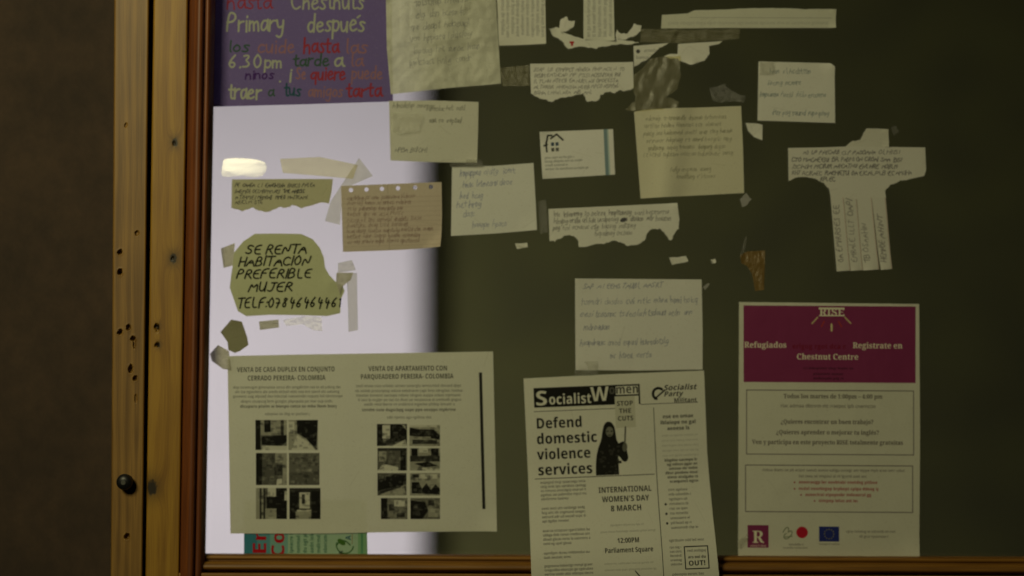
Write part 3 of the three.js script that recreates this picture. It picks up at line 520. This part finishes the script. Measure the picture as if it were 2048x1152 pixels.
{ // magenta and white poster
  const SER = 'bold #px serif', MG = '#85305c', PAL = '#ece9cf', D = 'rgba(58,48,48,.88)', RD = 'rgba(150,30,34,.85)';
  const m = paper('project_poster', 'poster with a magenta heading and logos along its foot, standing on the bottom rail', 'poster', {
    z: 0.0014, color: '#dadac9', outline: [[1478, 604], [1660, 606], [1838, 608], [1840, 860], [1838, 1112], [1660, 1113], [1476, 1113], [1477, 860]], gloss: 0.5, rough: 0.7, lifts: [[1838, 1112, 60, 0.003]],
    draw: (c, r) => {
      c.save(); c.transform(1, 0.006, 0, 1, 0, -9);
      c.fillStyle = MG; c.fillRect(1487, 611, 344, 153);
      c.fillStyle = PAL; c.fillRect(1637, 614, 52, 4); type(c, 'RISE', 1638, 630, 20, SER, PAL, { width: 51 }); c.fillRect(1638, 629, 51, 2.4);
      const ray = (x, y, a, b, col, w) => { c.strokeStyle = col; c.lineWidth = w; c.beginPath(); c.moveTo(x, y); c.lineTo(a, b); c.stroke(); };
      ray(1635, 634, 1624, 646, '#c9b98a', 3); ray(1690, 634, 1701, 645, '#c9b98a', 3); ray(1663, 648, 1663, 660, '#d9cf9c', 4); ray(1648, 642, 1643, 652, '#a83a3a', 3); ray(1677, 642, 1683, 652, '#a83a3a', 3);
      type(c, 'Refugiados', 1488, 695, 16, SER, PAL, { width: 85 }); smallPrint(c, r, 1584, 1690, 696, 10, '#7a0f2c', 0, 0.3); type(c, 'Registrate en', 1705, 695, 16, SER, PAL, { width: 100 }); type(c, 'Chestnut Centre', 1593, 718, 16, SER, PAL, { width: 124 });
      smallPrint(c, r, 1606, 1706, 738, 5, '#3c0f26', 0, 0.3); smallPrint(c, r, 1626, 1686, 749, 5.4, '#3c0f26', 0, 0.3); smallPrint(c, r, 1626, 1686, 758, 5.4, '#3c0f26', 0, 0.3);
      c.strokeStyle = 'rgba(90,80,84,.75)'; c.lineWidth = 1.8; c.strokeRect(1493, 780, 334, 128); c.strokeRect(1491, 930, 334, 93);
      const t = (s, y, w, size, col = D, x = 1664) => type(c, s, x, y, size, SER, col, { align: 'center', width: w });
      t('Todos los martes de 1:00pm – 4:00 pm', 796, 198, 12, D, 1666); smallPrint(c, r, 1561, 1750, 814, 7, D, 0, 0.22);
      t('¿Quieres encontrar un buen trabajo?', 847, 186, 12, D, 1654); t('¿Quieres aprender o mejorar tu inglés?', 868, 206, 12, D, 1655);
      t('Ven y participa en este proyecto RISE totalmente gratuitas', 888, 302, 12, D, 1655);
      smallPrint(c, r, 1524, 1808, 942, 5.6, D, 0, 0.26); smallPrint(c, r, 1597, 1732, 954, 5.6, D, 0, 0.26);
      for (const [y, a, b] of [[966, 1597, 1754], [979, 1597, 1756], [991, 1610, 1742], [1003, 1637, 1714]]) { smallPrint(c, r, a, b, y, 6.2, RD, 0, 0.28); c.fillStyle = RD; c.beginPath(); c.arc(a - 8, y - 2, 1.6, 0, 7); c.fill(); }
      // logos
      c.fillStyle = MG; c.fillRect(1495, 1050, 42, 45); type(c, 'R', 1504, 1085, 34, SER, PAL, { width: 24 }); smallPrint(c, r, 1500, 1532, 1093, 4, PAL);
      c.strokeStyle = '#7f8a6c'; c.lineWidth = 1.8; c.beginPath(); c.moveTo(1566, 1064); c.bezierCurveTo(1572, 1050, 1580, 1052, 1576, 1064); c.bezierCurveTo(1584, 1056, 1588, 1066, 1578, 1074); c.bezierCurveTo(1572, 1082, 1562, 1074, 1572, 1066); c.moveTo(1568, 1074); c.lineTo(1584, 1072); c.stroke();
      c.fillStyle = '#c01a34'; c.beginPath(); c.arc(1604, 1064, 11.5, 0, 7); c.fill(); smallPrint(c, r, 1578, 1606, 1090, 4.5, D); smallPrint(c, r, 1566, 1614, 1096, 3.6, D);
      c.fillStyle = '#26327e'; c.fillRect(1638, 1052, 40, 30); c.fillStyle = '#a09a58'; for (let k = 0; k < 12; k++) { const a = k / 12 * 6.283; c.beginPath(); c.arc(1658 + Math.cos(a) * 9.5, 1067 + Math.sin(a) * 9.5, 1.2, 0, 7); c.fill(); } smallPrint(c, r, 1638, 1678, 1088, 3.6, D);
      smallPrint(c, r, 1692, 1790, 1064, 5, D); smallPrint(c, r, 1718, 1776, 1074, 5, D);
      c.restore();
    } });
  tape('', [[1474, 1082], [1494, 1068], [1498, 1076], [1478, 1098]], CLEAR, { parent: m, z: 0.0038 });
}
{ // teal leaflet under the house-sale sheet
  paper('leaflet', 'teal and green leaflet lying sideways under the house sale sheet', 'leaflet', {
    z: 0.0007, color: '#a9c9a4', through: 0.3, amp: 0.0003, lifts: [], outline: [[488, 1000], [733, 1000], [735, 1109], [488, 1107]],
    draw: (c, r) => {
      c.fillStyle = '#3f8793'; c.fillRect(480, 990, 34, 130); c.fillStyle = '#5f9c9b'; c.fillRect(514, 990, 26, 130); c.fillStyle = '#7fb19f'; c.fillRect(540, 990, 36, 130);
      const side = (t, x, y, s, col, w) => type(c, t, x, y, s, 'bold #px sans-serif', col, { tilt: -Math.PI / 2, width: w });
      side('En', 533, 1110, 38, '#b8141f', 56); side('Co', 569, 1116, 36, '#b8141f', 54);
      c.save(); c.translate(586, 1106); c.rotate(-Math.PI / 2); for (const [k, w] of [[0, 90], [1, 60], [2, 84], [3, 74], [4, 88], [5, 80]]) smallPrint(c, r, 0, w, k * 13.6, 7, '#3f6e58', 0, 0.3); c.restore();
      c.strokeStyle = '#3d6b35'; c.lineWidth = 2.4; c.beginPath(); c.arc(690, 1090, 17, 0.2, 3.4); c.stroke(); c.beginPath(); c.moveTo(674, 1090); c.bezierCurveTo(680, 1078, 690, 1078, 700, 1090); c.stroke(); c.fillStyle = '#48742c'; c.beginPath(); c.ellipse(683, 1084, 9, 5, 0.6, 0, 7); c.fill();
      side('A', 702, 1080, 15, '#2d5a6b', 9); side('A', 686, 1109, 12, '#33463a', 8); side('-----', 707, 1088, 8, '#9c4a2c', 22); c.fillStyle = '#86b884'; c.fillRect(716, 990, 24, 130); c.fillStyle = '#5d9a70'; c.fillRect(722, 990, 4, 130);
    } });
}
{ // house-sale sheet with photographs
  const BL = '#2b2b27', GR = 'rgba(52,52,46,.8)';
  const m = paper('house_sale_sheet', 'landscape sheet advertising houses with small black and white photographs', 'notice', {
    z: 0.0022, color: '#d9dacb', cell: 12, through: 0.12, outline: [[455, 712], [600, 709], [800, 706], [986, 703], [990, 880], [994, 1062], [800, 1064], [640, 1067], [461, 1067], [458, 880]], amp: 0.0009, lifts: [[994, 1062, 60, 0.004], [455, 712, 40, 0.002]],
    draw: (c, r) => {
      const tt = (s, x, y, w) => type(c, s, x, y, 13.5, 'bold #px sans-serif', GR, { width: w, tilt: -0.008, align: 'center' });
      tt('VENTA DE CASA DUPLEX EN CONJUNTO', 572, 743, 196); tt('CERRADO PEREIRA- COLOMBIA', 573, 760, 156); tt('VENTA DE APARTAMENTO CON', 816, 741, 158); tt('PARQUEADERO PEREIRA- COLOMBIA', 814, 757, 186);
      for (const [x0, x1, y, b] of [[466, 680, 777, 0], [470, 680, 786, 0], [466, 684, 795, 0], [482, 664, 805, 0], [480, 672, 815, 1], [530, 618, 830, 0]]) smallPrint(c, r, x0, x1, y, b ? 6 : 5.4, b ? GR : 'rgba(48,48,42,.82)', -0.004, b ? 0.32 : 0.22);
      for (const [x0, x1, y, b] of [[712, 922, 774, 0], [710, 924, 784, 0], [712, 920, 793, 0], [716, 922, 802, 0], [728, 908, 811, 0], [724, 912, 822, 1], [774, 862, 837, 0]]) smallPrint(c, r, x0, x1, y, b ? 6 : 5.4, b ? GR : 'rgba(48,48,42,.82)', -0.004, b ? 0.32 : 0.22);
      c.fillStyle = BL; c.save(); c.translate(958, 745); c.rotate(-0.025); c.fillRect(0, 0, 6, 273); c.restore();
      const photo = (x, y, w, h, shapes) => { c.save(); c.beginPath(); c.rect(x, y, w, h); c.clip(); c.fillStyle = '#6c6c62'; c.fillRect(x, y, w, h); for (const [col, ...p] of shapes) { c.fillStyle = col; c.beginPath(); for (let k = 0; k < p.length; k += 2) c.lineTo(x + p[k] * w, y + p[k + 1] * h); c.fill(); }
        for (let k = 0; k < 70; k++) { c.fillStyle = r() < 0.5 ? 'rgba(15,15,12,.22)' : 'rgba(215,215,195,.14)'; c.fillRect(x + r() * w, y + r() * h, 2 + r() * 9, 1.5 + r() * 6); } c.restore(); };
      const K1 = '#1d1d1a', K2 = '#35352f', L = '#c8c8b6', L2 = '#9a9a8a', q = (col, a, b, d, e) => [col, a, b, d, b, d, e, a, e];
      photo(511, 840, 63, 60, [q(L2, .15, 0, 1, .5), q(K1, 0, 0, .16, 1), q(K1, .28, 0, .48, .4), q(K2, .8, 0, .9, .5), [K1, .2, .55, 1, .5, 1, .72, .82, .86, .2, .82], q(L, .2, .86, 1, 1)]);
      photo(577, 840, 59, 60, [q(L2, 0, 0, 1, 1), [K1, .28, 0, 1, 0, .95, 1, .6, .62, .3, .45], q(L, 0, .05, .2, .4), [L, .1, 1, .3, .5, .7, .75, .9, 1]]);
      photo(512, 906, 62, 64, [q('#57574e', 0, 0, .7, 1), q(K1, 0, 0, .2, 1), q(L2, .62, 0, 1, .3), q(K2, .6, .35, .9, .7), [L, .68, .82, .84, .8, .84, 1, .66, 1], q(L2, .86, .2, 1, 1)]);
      photo(578, 906, 61, 64, [q('#66665b', 0, 0, 1, 1), q('#5a5a50', 0, .6, 1, 1)]);
      photo(512, 976, 62, 62, [q(L2, 0, 0, .3, 1), q(K2, .12, 0, .18, 1), q(K2, .24, 0, .3, 1), q(L, .38, 0, .64, .3), q(K1, .35, .28, .66, .66), q(K1, .66, 0, 1, 1), q(L2, .3, .66, .66, 1), q(L, .92, .1, 1, .4)]);
      photo(579, 976, 62, 62, [q(K2, 0, 0, 1, 1), q(K1, 0, .1, .28, 1), q(L, .32, .14, .66, .66), q(K2, .4, .2, .5, .5), q(L, .24, .7, .7, .76), q(L2, .2, .76, .7, 1), q(K1, .72, .1, 1, 1)]);
      photo(754, 848, 60, 44, [q(K1, 0, 0, .2, 1), q(L, .18, .05, .44, .66), q(K1, .44, 0, 1, .8), [L, .5, 1, .95, .7, 1, 1], [K2, .2, .8, .6, .6, .6, .9, .1, 1], [L2, .8, 0, 1, .3, .95, .05]]);
      photo(819, 850, 61, 42, [q(L2, 0, 0, 1, 1), [K1, 0, .12, .3, .2, .8, .22, 1, .5, 1, .7, 0, .5], q(L, 0, 0, .9, .1), q(K2, .1, .7, .9, .9), q(L2, .3, .55, .7, .7)]);
      photo(755, 896, 59, 45, [q('#5d5d53', 0, 0, 1, 1), q(L2, .05, .15, .3, .6), q(K1, .78, .1, .96, 1), [L, 0, 1, .2, .7, .7, .85, .7, 1], q(K2, 0, 0, 1, .12)]);
      photo(820, 896, 60, 45, [q(L2, 0, 0, 1, 1), q(K1, .05, .02, .25, .35), q(K1, .7, .02, .95, .35), q(K2, 0, .35, 1, .6), q(L, .3, 0, .6, .2), [K1, .15, .7, .6, .6, .95, .8, .5, .85], q(L, .4, .88, 1, 1)]);
      photo(755, 946, 58, 45, [q('#57574e', 0, 0, 1, 1), [K1, 0, .3, .6, .05, 1, .1, 1, .5, .3, .7, 0, .8], [L2, 0, 1, .9, .55, 1, 1], [K2, .1, .8, .8, .55, .8, .65, .1, .92]]);
      photo(820, 946, 60, 45, [q(L2, 0, 0, 1, 1), q(K2, .1, .05, .35, .2), [K1, .06, .4, .3, .4, .4, .7, .55, .45, .7, .75, .85, .5, 1, .7, 1, .95, .06, .9], q(L, .3, .05, .9, .25)]);
      photo(762, 996, 53, 42, [q('#77776b', 0, 0, 1, 1), q(K1, 0, 0, .24, 1), q(K2, .3, .3, .5, .6), q(L, .5, .1, .9, .4), q(K2, .6, .7, .9, .9)]);
      photo(821, 996, 59, 42, [q('#6f6f63', 0, 0, 1, 1), [K1, 0, .1, .5, .2, .6, .6, .4, 1, 0, 1], q(L2, .6, .5, 1, .9), q(K2, .6, .1, .8, .35)]);
    } });
}
{ // green cut-out card
  const z8 = (x, y) => [420 + x / 3.84, 440 + y / 3.84];
  const pts = [[345, 106], [520, 104], [700, 107], [790, 148], [845, 215], [876, 290], [884, 365], [918, 425], [966, 474], [985, 490], [1018, 500], [1034, 545], [1010, 600], [1004, 660], [1000, 716], [900, 738], [700, 731], [460, 728], [280, 739], [215, 700], [186, 620], [152, 520], [164, 420], [175, 350], [185, 250], [255, 165]].map(p => z8(...p));
  const m = paper('rent_card', 'green cut out card lettered SE RENTA HABITACION in black marker', 'card', {
    z: 0.0014, color: '#c2c6a0', through: 0.12, outline: pts, lifts: [[663, 566, 30, 0.002]],
    draw: c => {
      const w = (t, x0, x1, y, s, k) => hand(c, t, x0, y, s, x1 - x0, '#15150f', 3, { seed: k, slant: 0.2, tilt: -0.01 });
      w('SE RENTA', 490, 614, 508, 18, 31); w('HABITACION', 476, 620, 532, 18, 32); w('PREFERIBLE', 472, 624, 557, 18, 33); w('MUJER', 496, 586, 583, 17, 34); w('TELF:07846464461', 474, 683, 616, 19, 35);
    } });
  tape('', [[442, 497], [470, 486], [466, 531], [447, 536]], GREY, { parent: m, z: 0.0008 });
  tape('', [[673, 545.5], [707, 545], [701, 560], [684, 574], [680, 590], [672, 566]], GREY, { parent: m, z: 0.003 });
}
paper('torn_note', 'grey torn strip of handwriting above the green cut out card', 'notice', {
  z: 0.0014, color: '#b9b79a', through: 0.06, outline: [[464, 359], [560, 358], [666, 358], [663, 385], [658, 407], ...torn([[658, 407], [642, 405], [625, 411], [604, 417], [585, 410], [573, 416], [560, 414], [536, 424], [518, 422], [505, 415], [485, 423], [463, 416]], 1.6, 61, 3).slice(1)],
  draw: (c, r) => { for (const [y, b] of [[374, 652], [386, 646], [398, 620], [408, 530]]) scrawl(c, r, 470, b, y, 8, 'rgba(40,40,46,.6)', 1.4, 0, true); } });

// ---------- loose tape and scraps on the pane ----------
paper('paper_scrap', 'dark grey torn piece by the side moulding above the house sale sheet', 'paper scrap', { z: 0.0014, color: '#8d8b70', through: 0.05, outline: [[441, 664], [463, 639], [484, 643], [495, 676], [497, 690], [480, 702], [470, 706], [457, 700], [455, 684]], lifts: [[466, 640, 30, 0.002]] });
tape('grey tape tab holding the corner of the house sale sheet', [[420, 708], [436, 690], [458, 702], [462, 740], [446, 738], [424, 722]], GREY, { z: 0.0036 });
tape('small grey rectangle of tape under the green cut out card', [[518, 643], [557, 639], [558, 655], [520, 660]], GREY, {});
tape('shiny crumpled clear tape under the green cut out card', [[566, 640], [610, 632], [644, 634], [646, 662], [628, 660], [606, 648], [574, 652]], SOFT, { bend: (x, y) => 0.001 + 0.0011 * Math.abs(Math.sin(x / 9 + y / 5)) + (x - 566) * S * 0.085 + (660 - y) * S * -0.1 + 0.002 });
tape('faint upright strip of clear tape right of the green cut out card', [[694, 548], [714, 546], [716, 660], [697, 664]], MATTE, {});
tape('clear tape tab above the upright tape strip', [[676, 526], [704, 520], [712, 540], [676, 546]], MATTE, {});
tape('clear tape strip along the head of the grey torn strip', [[560, 318], [640, 314], [716, 330], [706, 358], [640, 352], [566, 346]], HAZE, { z: 0.002, cell: 3, bend: crumple(7, -0.6, 15) });
tape('folded triangle of cloudy tape left of the punched notebook page', [[662, 402], [718, 316], [746, 352], [700, 372], [684, 400], [680, 450], [650, 442]], MATTE, { z: 0.001, amp: 0.0004 });
// peeling film that mirrors the hall lamp
tape('peeling shiny film in the window corner above the grey torn strip', smoothed([[446, 326], [452, 318], [490, 317], [528, 324], [534, 340], [520, 354], [480, 352], [446, 352]], 5), FILM, { z: 0.0052, bend: (x, y) => { const u = (x - 446) * S, v = (318 - y) * S; return 0.105 * u - 0.14 * v - 0.9 * (u * u) * 0.6 - 1.2 * v * v; } });
tape('crumpled clear tape patch under the printed triangle scrap', torn([[1268, 150], [1300, 118], [1360, 112], [1362, 150], [1356, 178], [1330, 196], [1358, 204], [1350, 218], [1268, 222], [1250, 218], [1270, 204], [1266, 180]], 4, 71, 2), HAZE, { z: 0.002, cell: 3, bend: crumple(6, 0.4, 26, 0.002) });
tape('long clear tape residue below the long paper strip', [[1282, 58], [1380, 60], [1480, 58], [1478, 78], [1370, 86], [1280, 84]], HAZE, { z: 0.002, cell: 3, bend: crumple(12, 0.9, 40, 0.0006) });
tape('creased clear tape shreds above the cream sheet', torn([[1418, 176], [1450, 168], [1470, 186], [1490, 190], [1486, 206], [1450, 204], [1424, 200]], 3, 73, 2), CLEAR, { z: 0.002, cell: 3, bend: crumple(5, 0.5, 13) });
tape('clear tape stub beside the big cloudy sheet', [[1000, 136], [1058, 130], [1060, 172], [1004, 172]], HAZE, { z: 0.002, cell: 3, bend: crumple(8, 0.1, 14) });
tape('clear tape edge between the blue pen note and scalloped torn note', torn([[1076, 404], [1092, 400], [1096, 466], [1080, 468]], 2, 75, 2), CLEAR, { z: 0.002, cell: 3, bend: crumple(9, 0.2, 9) });
tape('small yellowed tape shred at the foot of the cream sheet', torn([[1480, 398], [1492, 386], [1503, 398], [1494, 410], [1484, 414]], 1.5, 76, 2), MATTE, { amp: 0.002 });
tape('brown parcel tape tag above the magenta headed poster', [[1480, 510], [1494, 503], [1530, 501], [1528, 580], [1510, 582], [1504, 548], [1494, 532], [1482, 526]], BROWN, { amp: 0.0014 });
tape('thin bright tape sliver above the brown parcel tape', [[1480, 510], [1490, 474], [1494, 472], [1490, 496], [1484, 512]], CLEAR, { z: 0.004, amp: 0.002 });
tape('wisp of clear tape at the corner of the faint blue note', [[1406, 574], [1416, 566], [1420, 568], [1410, 580]], MATTE, {});
tape('wisp of clear tape beside the T shaped flyer', torn([[1780, 256], [1792, 252], [1798, 262], [1788, 272]], 2, 79, 2), CLEAR, { z: 0.002, cell: 3, bend: crumple(10, 0.6, 8) });

renderer.render(scene, camera);
